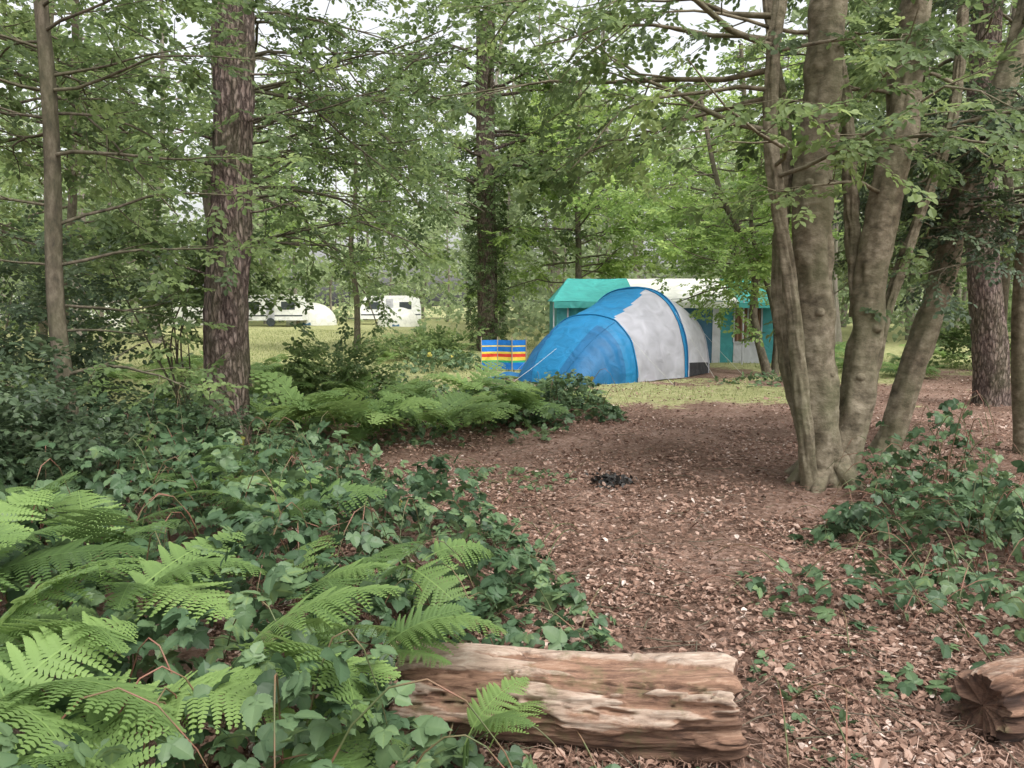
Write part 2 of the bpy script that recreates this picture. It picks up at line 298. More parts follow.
# ------------------------------------------------------------ ferns
def frond(th0,k,npin=17,npl=12,bare=.2):
    T=[]
    def arc(s):
        N_=60; ss=np.linspace(0,1,N_); th=th0-k*ss; y=np.concatenate([[0],np.cumsum(np.cos(th[:-1]))])/N_; z=np.concatenate([[0],np.cumsum(np.sin(th[:-1]))])/N_
        return np.interp(s,ss,y),np.interp(s,ss,z),th0-k*s
    flat=[]
    def q(a,b,c,d,t): flat.extend([a,b,c,d]); T.extend([t]*4)
    for i in range(24):
        s0,s1=i/24,(i+1)/24; w0=.007*(1-s0)+.002; w1=.007*(1-s1)+.002
        q((-w0,s0,0),(w0,s0,0),(w1,s1,0),(-w1,s1,0),.25)
    for i in range(npin):
        f=i/(npin-1); s=bare+(1-bare)*(1-(1-f)**1.3)*.985; gap=(1-bare)*1.3*(1-f)**.3/npin+.006
        Lp=.37*(1-f)**.9*(.7+.3*min(1,f*5))*random.uniform(.9,1.05)+.012
        for sd in (-1,1):
            ang=math.radians(72-20*f)+random.gauss(0,.08); dr=random.uniform(.05,.4); so_=random.uniform(-.006,.006)
            ux,uy=sd*math.sin(ang),math.cos(ang); wx,wy=-uy*sd,ux*sd
            m=max(3,int(npl*(Lp/.33)**.6))
            q((0,s+so_-.002,0),(0,s+so_+.005,0),(ux*Lp,s+uy*Lp,-dr*Lp),(ux*Lp,s+uy*Lp-.004,-dr*Lp),.15)
            for j in range(m):
                g=(j+.5)/m; pl=gap*.54*(1-g)**.6+.003; hw=Lp/m*.54
                cx,cy=ux*Lp*g,s+so_+uy*Lp*g; cz=-dr*Lp*g*g
                for s2 in (-1,1):
                    px,py=s2*wx*sd,s2*wy*sd
                    ex,ey=cx+px*pl+ux*pl*.35,cy+py*pl+uy*pl*.35
                    q((cx-ux*hw,cy-uy*hw,cz),(cx+ux*hw,cy+uy*hw,cz),(ex+ux*hw*.55,ey+uy*hw*.55,cz-pl*.15),(ex-ux*hw*.6,ey-uy*hw*.6,cz-pl*.15),-.08+.2*g)
    P=np.array(flat,float); yy,zz,th=arc(np.clip(P[:,1],0,1)); ex=np.maximum(P[:,1]-1,0)
    out=np.stack([P[:,0],yy+np.cos(th)*ex-np.sin(th)*P[:,2],zz+np.sin(th)*ex+np.cos(th)*P[:,2]],1)
    return out,np.arange(len(P)).reshape(-1,4),np.array(T)
FR=[frond(t,k) for t,k in ((.75,1.1),(.6,.8),(.9,1.5),(.5,.7),(1.0,1.4),(.8,1.6))]
FRl=[frond(t,k,11,5) for t,k in ((1.0,1.3),(.8,1.1),(1.2,1.9),(.7,.9))]
def fern(name,pts,lo=False):
    B=MB()
    for (x,y,z,L_,nf,yc,ys,tt) in pts:
        n=nf; yaw=yc+np.linspace(-ys,ys,n)+rng.normal(0,.2,n) if n>1 else np.array([yc])
        pos=np.stack([x+rng.normal(0,.06,n),y+rng.normal(0,.06,n),np.full(n,float(gz(x,y))+z)],1)
        scatter(B,FRl if lo else FR,pos,yaw,rng.normal(0,.18,n),rng.normal(0,.28,n),L_*rng.uniform(.65,1.25,n),np.clip(rng.normal(tt,.2,n),0,1))
        if not lo:
            for q in pos[:2]: tube(B,[q,(q[0]-.02,q[1],q[2]-.4)],[.005,.006],5,0,.3)
    return B.build(name,[M_fern])
R=-math.pi/2
fern('bracken_fern',[(-1.5,1.95,.44,.62,4,R+.15,.7,.7),(-1.75,2.4,.44,.65,5,R,.9,.65),(-1.3,1.62,.34,.5,4,R+.3,.7,.75),(-1.15,2.1,.36,.5,3,R-.1,.6,.6)])
fern('bracken_fern',[(-1.5,2.9,.46,.6,5,R+.1,1.1,.65),(-2.15,2.9,.52,.65,5,R+.2,.9,.7)])
fern('bracken_fern',[(-.85,2.45,.38,.6,5,R,.8,.7),(-.68,2.0,.24,.5,5,R+.2,.8,.65),(-.42,2.6,.36,.46,4,R+.1,.6,.7),(-.15,2.35,.16,.34,3,R+.3,.9,.7)])
fern('bracken_fern',[(-2.5,3.7,.50,.65,6,R,2.2,.6),(-1.95,3.4,.44,.55,5,R,2.0,.55),(-3.0,3.4,.5,.6,5,R,2.0,.55)])
fern('bracken_fern',[(-1.35,4.2,.38,.62,5,R,2.6,.55),(-.9,3.3,.32,.55,5,R,1.5,.6),(-1.9,5.0,.4,.65,6,R,3,.5),(-.5,3.9,.28,.45,4,R,2,.6)])
pts=[]
for (x,y) in ((-1.55,8.6),(-1.0,8.9),(-1.9,9.3),(-.9,9.8),(-.35,9.4),(-1.3,10.8),(-2.6,10.0),(-3.3,10.2),(-.2,10.3),(-2.2,11.6),(.15,10.4),(-.6,11.8),(-3.6,11.6),(-1.6,12.6),(-4.4,10.6),(-5.5,12),(-1.5,9.8),(-.5,10.9),(-2.4,9.0),(.9,11.7)):
    pts.append((x,y,.05+random.random()*.2,random.uniform(.55,1.0),random.randint(7,10),0,3.1,random.uniform(.45,.8)))
fern('bracken_patch',pts,True)
pts=[(random.uniform(-9,-3.5),random.uniform(13,22),.05,random.uniform(.5,.8),7,0,3.1,.7) for _ in range(22)]+[(random.uniform(7,16),random.uniform(17,26),.05,.8,7,0,3.1,.6) for _ in range(26)]
fern('bracken_patch',pts,True)
# ------------------------------------------------------------ brambles
def bramble(name,area,n,Hf,size=(.045,.075),canes=40,tint=(.45,.2)):
    B=MB(); X=[];
    x0,x1,y0,y1,ins=area; x=rng.uniform(x0,x1,n*3); y=rng.uniform(y0,y1,n*3); e=ins(x,y)
    k=e>0; x,y,e=x[k][:n],y[k][:n],e[k][:n]; n=len(x); H=Hf(x,y)*np.clip(e/.45,.25,1)
    z=gz(x,y)+H*(1-rng.random(n)**1.5*.8)
    k=np.hypot(np.hypot(x,y),z-1.6)>1.35; x,y,z=x[k],y[k],z[k]; n=len(x)
    cl=fbm(np.stack([x*2.2,y*2.2,z*2],-1),2)
    scatter(B,TRI,np.stack([x,y,z],1),rng.uniform(0,6.28,n),rng.normal(-.2,.5,n),rng.normal(0,.45,n),rng.uniform(*size,n)*(.75+.5*rng.random(n)),np.clip(rng.normal(tint[0],tint[1],n)+(cl-.5)*.7,0,.82)+(rng.random(n)<.004)*.3)
    for i in range(canes):
        j=random.randrange(n); a=random.uniform(0,6.28); l=random.uniform(.3,.8); hh=float(z[j]-gz(x[j],y[j]))+.08
        P=[(x[j]+math.cos(a)*l*t,y[j]+math.sin(a)*l*t,float(gz(x[j],y[j]))+hh*4*t*(1-t)*1.05+.02) for t in np.linspace(.02,.9,8)]
        if min(math.dist(q,(0,0,1.6)) for q in P)<1.35: continue
        tube(B,P,np.linspace(.004,.0018,8),5,1)
    return B.build(name,[M_bramble,M_cane])
m,nt,p,o=newmat('cane'); p.inputs['Roughness'].default_value=.6
nz=N(nt,'ShaderNodeTexNoise',i_Scale=9.0); r=ramp(nt,[(.4,(.07,.09,.03)),(.6,(.2,.09,.06))]); nt.links.new(nz.outputs[0],r.inputs[0]); nt.links.new(r.outputs[0],p.inputs['Base Color']); M_cane=m
def edgeL(x,y):
    e=np.interp(y,[.9,2.2,2.4,2.5,2.62,3.0,3.1,3.7,4.3,4.9,5.5,6.3,7.2],[-.3,-.1,-.05,-.2,-.32,-.2,.35,.5,.35,.1,-.3,-1.0,-2.3])
    return e-x+(vn(np.stack([x*2,y*2,0*x],-1))-.5)*.5
def HL(x,y): return np.clip(.02+.75*fbm(np.stack([x*1.9,y*1.9,0*x],-1),3),.1,.65)+.13*np.clip(-x-.5,0,2)-.1*np.clip((2.2-y),0,1)
bramble('bramble_bush',(-4.5,.8,.9,7.2,edgeL),8300,HL,size=(.048,.075),canes=300,tint=(.5,.26))
def blob(cx,cy,rx,ry):
    return lambda x,y:(1-np.hypot((x-cx)/rx,(y-cy)/ry)+(vn(np.stack([x*3,y*3,0*x],-1))-.5)*.8)*min(rx,ry)
bramble('bramble_bush',(1.6,4.2,3.6,6.4,blob(3.15,4.8,1.0,1.0)),850,lambda x,y:.15+.6*fbm(np.stack([x*2,y*2,0*x],-1),2),canes=70,tint=(.5,.24))
bramble('bramble_bush',(1.0,3.2,2.9,5,blob(2.35,3.7,1.0,.85)),240,lambda x,y:.12+.22*fbm(np.stack([x*2,y*2,0*x],-1),2),canes=32,tint=(.55,.2))
bramble('bramble_bush',(2.9,4.2,5.2,7,blob(3.4,6.0,.6,.7)),380,lambda x,y:.5+.65*fbm(np.stack([x*2,y*2,0*x],-1),2),canes=40,tint=(.55,.22))
bramble('bramble_seedling',(.2,1.2,2.1,3.3,blob(.65,2.34,.42,.18)),80,lambda x,y:.24+.0*x,size=(.03,.05),canes=8,tint=(.6,.15))
bramble('bramble_seedling',(1.0,1.5,2.5,3.6,blob(1.1,3.0,.25,.5)),40,lambda x,y:.16+.0*x,size=(.03,.05),canes=3,tint=(.6,.15))
bramble('bramble_bush',(-1,2.2,9.6,13,blob(.6,11.2,1.0,.9)),1300,lambda x,y:.25+.5*fbm(np.stack([x,y,0*x],-1),2),size=(.05,.08),canes=30,tint=(.6,.22))
bramble('bramble_bush',(-5.5,1,8,16,blob(-2.2,11.4,3.6,2.7)),3000,lambda x,y:.1+.35*fbm(np.stack([x*1.5,y*1.5,0*x],-1),2),size=(.05,.08),canes=40,tint=(.65,.22))
bramble('bramble_bush',(-4,1,15,22,blob(-1.8,19.5,1.3,1.2)),1000,lambda x,y:.3+.3*fbm(np.stack([x,y,0*x],-1),2),size=(.07,.1),canes=10,tint=(.7,.2))
bramble('ground_ivy',(-1,1.2,6.2,8.5,blob(-.15,7.1,.65,.5)),260,lambda x,y:.12+0*x,size=(.035,.05),canes=10,tint=(.7,.2))
bramble('ground_ivy',(4,8,12,19,blob(5.3,16,1.1,.8)),500,lambda x,y:.2+0*x,size=(.06,.08),canes=4,tint=(.7,.2))
# ------------------------------------------------------------ bushes
def bush(name,c,r,n,Ts=SPH,mat=None,size=.3,tint=(.4,.2),stems=8):
    B=MB(); x,y=c[0],c[1]; zb=float(gz(x,y))
    d=rng.normal(0,1,(n,3)); d/=np.linalg.norm(d,axis=1)[:,None]; d*= (rng.random(n)**.45)[:,None]*(.55+.9*fbm(d*2.2+c[0],2))[:,None]
    pos=np.array(c)+d*np.array(r); k=(pos[:,2]>zb+.05)&(fbm(pos*2.2,2)>.42); pos=pos[k]; d=d[k]; n=len(pos)
    yaw=np.arctan2(-d[:,0],d[:,1])+rng.normal(0,.8,n)
    scatter(B,Ts,pos,yaw,rng.normal(0,.45,n),rng.normal(0,.5,n),size*rng.uniform(.7,1.3,n),np.clip(rng.normal(*tint,n),0,1),0)
    for i in range(stems):
        j=random.randrange(n); e=pos[j]; P=crs([(x+random.gauss(0,.06),y+random.gauss(0,.06),zb-.05),((x+e[0])/2+random.gauss(0,.1),(y+e[1])/2,(zb+e[2])/2+.1),e],8)
        tube(B,P,np.linspace(.018,.004,8),5,1)
    return B.build(name,[mat or M_dark,M_thin])
bush('holly_bush',(-3.75,5.1,.65),(1.0,.8,.75),1000,size=.28,tint=(.5,.2))
bush('holly_bush',(-4.5,6.8,1.1),(1.2,1.0,1.1),950,size=.3,tint=(.55,.2))
bush('holly_bush',(-2.9,6.6,.35),(.6,.5,.5),260,size=.26,tint=(.6,.2))
bush('understory_shrub',(-4.3,10.2,2.0),(1.4,1.0,1.0),600,SP,M_canopy,.32,(.4,.2))
bush('understory_shrub',(-2.75,12.0,.55),(.7,.6,.55),300,SP,M_canopy,.32,(.55,.2))
bush('understory_shrub',(-9.6,12.5,2.1),(2.3,1.4,1.4),800,SP,M_canopy,.36,(.45,.2))
bush('understory_shrub',(-2.4,22.5,.4),(1.3,1,.4),300,SP4,M_canopy,.42,(.6,.2))
bush('understory_shrub',(12.5,20,1.0),(2.4,1.2,1.1),520,SP4,M_canopy,.45,(.5,.2))
bush('understory_shrub',(17.5,24,1.4),(2.6,1.2,1.4),500,SP4,M_canopy,.5,(.5,.2))
# ------------------------------------------------------------ trees
def trunk_obj(name,parent,ctrl,r0,r1,mat,n=120,sides=36,amp=.02,fl=.4,fh=.3,seed=0,lump=0,fs=(3,1.2)):
    B=MB(); P=crs(ctrl,n); H=np.linalg.norm(np.diff(P,axis=0),axis=1).sum(); tube(B,P,flare(n,H,r0,r1,fl,fh),sides,0,disp=barkdisp(amp,fs,seed,lump)); return B,P
E=empty('pine_tree')
B,P=trunk_obj('t',E,[(-3.3,8.8,-.1),(-3.24,8.8,1.5),(-3.12,8.8,3),(-3.0,8.85,6),(-3,8.9,11)],.25,.175,M_pine,240,60,.055,.25,.4,3,.03,(7,3))
S=[]
for z,a in ((2.6,.3),(3.1,3.4),(3.6,-.2),(1.9,3.0),(4.1,.4),(3.4,-2.8)):
    limb(B,S,(-3.18,8.8,z),(math.cos(a),math.sin(a)*.4-.2,.1),random.uniform(.7,1.5),.018,1,1,.0,3,.16)
B.build('trunk',[M_pine],E)
B=MB();S=[]
for i in range(10):
    a=random.uniform(0,6.28); limb(B,S,(-3.02,8.88,random.uniform(8,11)),(math.cos(a),math.sin(a),.2),random.uniform(1.5,2.5),.05,0,1,0,5)
leafout(B,S,SP4,.5,1); B.build('crown',[M_thin,M_canopy],E)
E=empty('pine_tree')
B,P=trunk_obj('t',E,[(7.75,12.4,-.1),(7.65,12.4,1),(7.45,12.4,2.5),(7.3,12.4,5),(7.3,12.4,10)],.26,.19,M_pine,180,50,.05,.35,.3,8,.03,(7,3))
B.build('trunk',[M_pine],E)
B=MB();S=[]
for i in range(12):
    a=random.uniform(0,6.28); limb(B,S,(7.3,12.4,random.uniform(6,10)),(math.cos(a),math.sin(a),.2),random.uniform(1.5,3),.05,0,1,0,5)
leafout(B,S,SP,.42,1); B.build('crown',[M_thin,M_canopy],E)
E=empty('multi_stem_tree')
B=MB()
def stem(ctrl,r0,r1,seed,fl=.25,lump=.05):
    P=crs(ctrl,210); H=np.linalg.norm(np.diff(P,axis=0),axis=1).sum()
    tube(B,P,flare(210,H,r0,r1,fl,.3),44,0,disp=barkdisp(.045,(2.6,4.0),seed,lump)); return P
P1=stem([(2.68,6.8,-.1),(2.56,6.72,.6),(2.42,6.7,1.6),(2.26,6.75,2.6),(2.2,6.8,3.4),(2.33,6.9,4.6),(2.5,7,6.5)],.072,.042,1,.4,.04)
P2=stem([(2.84,6.95,-.1),(2.77,6.95,.7),(2.70,6.95,1.6),(2.66,6.95,2.6),(2.70,6.95,3.6),(2.76,7,4.8),(2.9,7,7)],.19,.13,2,.25,.09)
P2b=stem([(2.72,7.05,.3),(2.5,7.1,1.2),(2.42,7.1,2.0),(2.46,7.1,3.0),(2.3,7.2,4.2),(2.2,7.2,6)],.055,.04,6,.1,.03)
P3=stem([(2.98,7.1,-.05),(3.16,7.12,.55),(3.26,7.15,1.2),(3.30,7.15,2.0),(3.48,7.2,3.0),(3.64,7.3,4.2),(3.8,7.3,6.5)],.165,.12,3,.25,.08)
P3b=stem([(3.22,7.2,1.5),(3.15,7.3,2.4),(3.1,7.35,3.2),(2.95,7.4,4.2),(2.8,7.4,6)],.07,.05,5,.0,.03)
P4=stem([(4.02,8.3,-.1),(4.12,8.3,.2),(4.3,8.3,.9),(4.5,8.3,1.6),(4.62,8.3,2.1),(4.70,8.3,2.6),(5.0,8.3,3.5),(5.32,8.3,4.7),(5.6,8.3,6.3)],.145,.10,4,.25,.06)
P4b=stem([(3.25,7.3,.15),(3.42,7.35,.8),(3.56,7.4,1.5),(3.9,7.5,2.5),(4.15,7.5,3.4),(4.2,7.5,5)],.06,.04,9,.3,.03)
for a in np.linspace(0,6.28,7)[:-1]:
    q=np.array([2.87+.1*math.cos(a),6.98+.1*math.sin(a)]); e=q+np.array([math.cos(a),math.sin(a)])*random.uniform(.2,.4)
    tube(B,crs([(q[0],q[1],.2),((q[0]+e[0])/2,(q[1]+e[1])/2,.04),(e[0],e[1],-.08)],12),np.linspace(.11,.04,12),12,0,disp=barkdisp(.02,(2,3),a,.03))
for (P,j,a) in ((P2,66,-1.6),(P2,105,-2.2),(P2,45,-1.0),(P3,77,-1.3),(P3,55,-2.0),(P2,121,-1.2)):
    d=np.array([math.cos(a),math.sin(a),.25]); q=P[j]+d*.10; tube(B,[q,q+d*.05,q+d*.075,q+d*.08],[.06,.045,.03,.003],10,0)
B.build('stems',[M_beech],E)
B=MB();S=[]
for (P,k) in ((P1,7),(P2,8),(P3,7),(P4,9),(P4b,4)):
    for i in range(k):
        j=random.randint(108,208); a=random.uniform(0,6.28)
        limb(B,S,P[j],(math.cos(a),math.sin(a),.2),random.uniform(1.2,2.4),.022,0,1,-.04,6)
limb(B,S,P1[126],(-.95,.1,.35),2.4,.028,0,1,-.02,7); limb(B,S,P1[154],(-.9,-.1,.2),2.2,.026,0,1,-.04,7)
limb(B,S,P4[132],(.9,.1,.0),1.8,.026,0,1,-.03,7); limb(B,S,P1[138],(-.8,.5,.1),2.2,.026,0,1,-.05,7)
for j,dy in ((146,.3),(152,-.2),(160,.5),(168,.0)): limb(B,S,P1[j],(-1,dy,.12),3.4,.03,0,1,-.03,9)
leafout(B,S,SP,.27,1,tint=(.5,.2)); B.build('crown',[M_beech,M_canopy],E)
E=empty('holly_tree')
B,P=trunk_obj('t',E,[(5.55,8.2,-.1),(5.42,8.2,1.0),(5.38,8.2,2),(5.45,8.2,3.5),(5.4,8.2,6)],.11,.08,M_beech,90,24,.02,.5,.25,12,.02)
B.build('trunk',[M_beech],E)
B=MB();S=[]
for i in range(26):
    a=random.uniform(1.8,4.6); limb(B,S,P[random.randint(50,89)],(math.cos(a),math.sin(a)*.7,.1),random.uniform(1.0,2.1),.02,0,1,-.03,6)
leafout(B,S,SPH,.3,1,tint=(.45,.2)); B.build('crown',[M_thin,M_dark],E)
E=empty('young_tree')
B,P=trunk_obj('t',E,[(-3.42,6,-.1),(-3.45,6,.6),(-3.52,6,1.6),(-3.48,6,2.8),(-3.5,6,4),(-3.6,6,7)],.072,.042,M_thin,110,24,.012,.4,.25,5,.02)
S=[];S2=[]
def br(z,d,L_,r=.014,leaf=True,g=0): limb(B,S if leaf else S2,(-3.5,6,z),d,L_,r,0,1,g,5,.14)
br(2.72,(1,-.1,.05),1.8,.018,True,-.005); br(2.35,(-1,.2,.2),1.2,.014,False); br(1.9,(-1,0,.15),1.1,.012,False); br(3.0,(-1,.2,.3),1.2); br(3.3,(1,.3,.3),1.3)
br(1.05,(1,-.3,.25),1.3,.02,True,-.02); br(.8,(-1,-.4,.6),1.0); br(3.5,(-.8,-.4,.2),1.1); br(3.8,(.9,-.4,.1),1.5); br(2.9,(-.9,.6,.1),1.2,.012,False); br(1.4,(.9,.6,.1),1.0,.012,False)
br(1.9,(1,.1,.15),1.7,.015,True,-.03); br(2.2,(1,.5,.2),1.9,.015,True,-.03); br(3.2,(1,-.3,.05),2.0,.015,True,-.03); br(1.6,(.9,.9,.1),1.4,.013,True,-.02)
for i in range(18):
    a=random.uniform(0,6.28); br(random.uniform(3.0,6.5),(math.cos(a),math.sin(a),.15),random.uniform(.8,1.7))
B.build('trunk',[M_thin],E); B=MB(); leafout(B,S,SP,.22,0,dens=1,tint=(.5,.2)); B.build('crown',[M_canopy],E)
def tree(name,base,H,r,z0,L_,nl,mat,Ts=SP,size=.34,tint=(.5,.2),lean=(0,0),grav=-.02,nch=6,bark=None,dirs=None,dens=1,maxlev=1,up=.25):
    E=empty(name); x,y=base; B=MB(); g=random.gauss
    ctrl=[(x,y,-.1),(x+lean[0]*.2+g(0,.08),y+lean[1]*.2,H*.2),(x+lean[0]*.4+g(0,.15),y+lean[1]*.4,H*.4),(x+lean[0]*.6+g(0,.2),y+lean[1]*.6,H*.65),(x+lean[0],y+lean[1],H)]
    P=crs(ctrl,70); tube(B,P,flare(70,H,r,r*.45,.4,.3),16,0,disp=barkdisp(.02,(2,1.5),x))
    S=[]
    for i in range(nl):
        z=z0+(H-z0)*(i+random.random())/nl; j=min(69,int(z/H*69)); a=random.uniform(*dirs) if dirs else random.uniform(0,6.28)
        limb(B,S,P[j],(math.cos(a),math.sin(a),random.gauss(up,.15)),L_*random.uniform(.6,1.1)*(1-.35*(z-z0)/(H-z0)),r*.25,0,maxlev,grav,nch)
    B.build('trunk',[bark or M_thin],E); B=MB(); leafout(B,S,Ts,size,0,dens,tint); B.build('crown',[mat],E)
tree('oak_tree',(-3.75,10.6),8,.11,2.8,3.6,19,M_canopy,SP,.3,(.45,.2),grav=-.06,dirs=(-1.2,.9),nch=7)
tree('oak_tree',(-4.9,14),9,.14,4.2,5.6,28,M_canopy,SP,.33,(.45,.2),grav=-.065,dirs=(-.9,.5),nch=8)
tree('oak_tree',(-6.4,7.6),6.5,.12,3.5,4.2,13,M_canopy,SP,.27,(.5,.2),grav=-.06,dirs=(-.45,.5),nch=8,up=.15)
tree('hazel_tree',(5.9,17.7),6.5,.10,2.4,3.4,22,M_hazel,SP,.38,(.6,.2),lean=(-1.5,1),nch=7,grav=-.02)
tree('hazel_tree',(6.1,17.9),5.5,.08,2.4,2.6,11,M_hazel,SP,.38,(.5,.2),lean=(-.2,.5),nch=7,grav=-.02)
tree('hazel_tree',(2.3,27),9,.14,2.8,4.0,24,M_hazel,SP4,.52,(.7,.2),nch=7)
tree('hazel_tree',(-5.6,28),9,.12,3.8,3.6,18,M_hazel,SP4,.5,(.6,.2),nch=7)
tree('oak_tree',(7.4,26),10,.15,3.6,4.2,22,M_hazel,SP4,.5,(.6,.2),nch=7)
tree('oak_tree',(-9.6,16.5),9,.12,3.0,3.6,20,M_canopy,SP4,.48,(.55,.2),lean=(.8,0),nch=7)
tree('oak_tree',(11,17.5),9,.15,2.7,3.8,24,M_canopy,SP4,.48,(.6,.2),nch=7)
tree('oak_tree',(-14,23),11,.16,3.0,4.4,24,M_canopy,SP4,.55,(.65,.2),lean=(1,0),nch=7)
E=empty('ivy_covered_oak_tree')
B,P=trunk_obj('t',E,[(-.85,27,-.1),(-.85,27,3),(-.9,27,6),(-.9,27,11)],.36,.3,M_pine,60,20,.03,.2,.4,6); 
S=[]
for i in range(24):
    a=random.uniform(0,6.28); limb(B,S,P[random.randint(28,59)],(math.cos(a),math.sin(a),.2),random.uniform(2.5,4.5),.07,0,1,-.02,7)
B.build('trunk',[M_pine],E); B=MB(); leafout(B,S,SP4,.6,0,1.2,(.5,.2))
n=1100; zz=rng.uniform(0,6.5,n); a=rng.uniform(0,6.28,n); rr=.38+rng.random(n)*.2
inst(B,SP4[0],np.stack([-.87+np.cos(a)*rr,27+np.sin(a)*rr,zz],1),a-1.57,rng.normal(-.6,.4,n),rng.normal(0,.5,n),rng.uniform(.2,.35,n),rng.uniform(0,.5,n)); B.build('crown_and_ivy',[M_canopy],E)
# ------------------------------------------------------------ distant woodland
B=MB(); pos=[];sz=[];tn=[]
spots=[]
for i in range(165):
    y=random.uniform(30,95); x=random.uniform(-.85,.85)*y
    if -.45*y<x<-.04*y and y<54: continue
    if 0<x<8 and y<29: continue
    spots.append((x,y))
for (x,y) in spots:
    H=random.uniform(12,21); r=random.uniform(.09,.26); lx=random.gauss(0,1.0)
    P=crs([(x,y,-.1),(x+random.gauss(0,.2),y,H*.2),(x+lx*.3+random.gauss(0,.3),y,H*.45),(x+lx,y,H)],16); tube(B,P,np.linspace(r,r*.3,16),8,0)
    low=random.choice([1.8,2.5,3.2,4]); nc=int(22+y*.1)
    for c in range(nc):
        z=random.uniform(low,H); R_=random.uniform(1.2,4.2)*(1-.45*(z/H)); a=random.uniform(0,6.28); q=np.array([x+R_*math.cos(a),y+R_*math.sin(a),z]); px=np.interp(z,P[:,2],P[:,0])
        q[0]+=px-x
        if c%3==0: tube(B,[(px,y,z-.5),(px+R_*.5*math.cos(a),y+R_*.5*math.sin(a),z-.1),q],[.05,.035,.015],4,0)
        m_=random.randint(28,48); s=random.uniform(.5,1.1)
        pos.append(q+rng.normal(0,1,(m_,3))*np.array([s,s,s*.4])); sz.append(rng.uniform(.18,.34,m_)*(1+y/100)); tn.append(np.clip(rng.normal(random.uniform(.2,.8),.15,m_)+(y-60)/100,0,1))  # tint lightens with distance: haze painted into the crowns
for i in range(290):
    y=random.uniform(32,95) if i<220 else random.uniform(66,84); x=random.uniform(-.85,.85)*y
    if -.5*y<x<.0*y and y<64: continue
    q=np.array([x,y,random.uniform(.2,2.6)]); m_=70; s=random.uniform(.8,1.9)
    pos.append(q+rng.normal(0,1,(m_,3))*np.array([s,s,s*.4])); sz.append(rng.uniform(.2,.36,m_)*(1+y/100)); tn.append(np.clip(rng.normal(random.uniform(.1,.8),.15,m_)+(y-60)/100,0,1))  # thicket leaves also paled with distance to stand in for haze
pos=np.vstack(pos);sz=np.concatenate(sz);tn=np.concatenate(tn); kk=pos[:,2]>0.05; pos,sz,tn=pos[kk],sz[kk],tn[kk]; n=len(pos)
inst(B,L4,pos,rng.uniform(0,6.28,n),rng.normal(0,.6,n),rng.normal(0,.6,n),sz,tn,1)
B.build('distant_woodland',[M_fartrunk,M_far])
# ------------------------------------------------------------ logs
m,nt,p,o=newmat('weathered_log'); L=nt.links.new
c=coords(nt,(2.8,22,22)); n1=N(nt,'ShaderNodeTexNoise',i_Scale=1.5,i_Detail=11.0,i_Roughness=.8,i_Distortion=.8); L(c.outputs[0],n1.inputs['Vector'])
r1=ramp(nt,[(.3,(.035,.02,.014)),(.42,(.13,.07,.045)),(.55,(.27,.155,.10)),(.68,(.40,.28,.20)),(.8,(.5,.42,.35))]); L(n1.outputs[0],r1.inputs[0])
at=N(nt,'ShaderNodeAttribute',attribute_name='tint'); c2=coords(nt,(3,8,8)); n2=N(nt,'ShaderNodeTexNoise',i_Scale=1.8,i_Detail=9.0,i_Roughness=.65); L(c2.outputs[0],n2.inputs['Vector'])
pale=ramp(nt,[(.3,(.15,.10,.075)),(.48,(.36,.265,.20)),(.72,(.57,.48,.40))]); L(n1.outputs[0],pale.inputs[0])
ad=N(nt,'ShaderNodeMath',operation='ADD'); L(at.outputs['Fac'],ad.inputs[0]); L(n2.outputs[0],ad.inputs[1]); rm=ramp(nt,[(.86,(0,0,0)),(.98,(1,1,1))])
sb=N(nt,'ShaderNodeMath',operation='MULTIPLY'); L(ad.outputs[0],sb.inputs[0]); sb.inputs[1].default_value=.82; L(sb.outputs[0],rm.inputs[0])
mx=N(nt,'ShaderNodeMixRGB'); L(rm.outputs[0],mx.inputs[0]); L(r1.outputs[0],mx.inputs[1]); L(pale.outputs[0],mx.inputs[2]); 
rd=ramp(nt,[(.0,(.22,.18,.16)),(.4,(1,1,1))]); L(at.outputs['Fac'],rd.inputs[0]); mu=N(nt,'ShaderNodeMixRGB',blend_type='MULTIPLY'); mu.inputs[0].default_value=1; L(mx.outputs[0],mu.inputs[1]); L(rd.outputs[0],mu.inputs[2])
c3=coords(nt,(3,3,3)); n4=N(nt,'ShaderNodeTexNoise',i_Scale=1.6,i_Detail=8.0,i_Roughness=.7); L(c3.outputs[0],n4.inputs['Vector']); rg=ramp(nt,[(.55,(0,0,0)),(.66,(.6,.6,.6))]); L(n4.outputs[0],rg.inputs[0])
mo=N(nt,'ShaderNodeMixRGB'); L(rg.outputs[0],mo.inputs[0]); L(mu.outputs[0],mo.inputs[1]); mo.inputs[2].default_value=(.11,.115,.045,1)
L(mo.outputs[0],p.inputs['Base Color']); p.inputs['Roughness'].default_value=.85
b=N(nt,'ShaderNodeBump',i_Strength=.9,i_Distance=.012); L(n1.outputs[0],b.inputs['Height']); L(b.outputs[0],p.inputs['Normal']); M_log=m
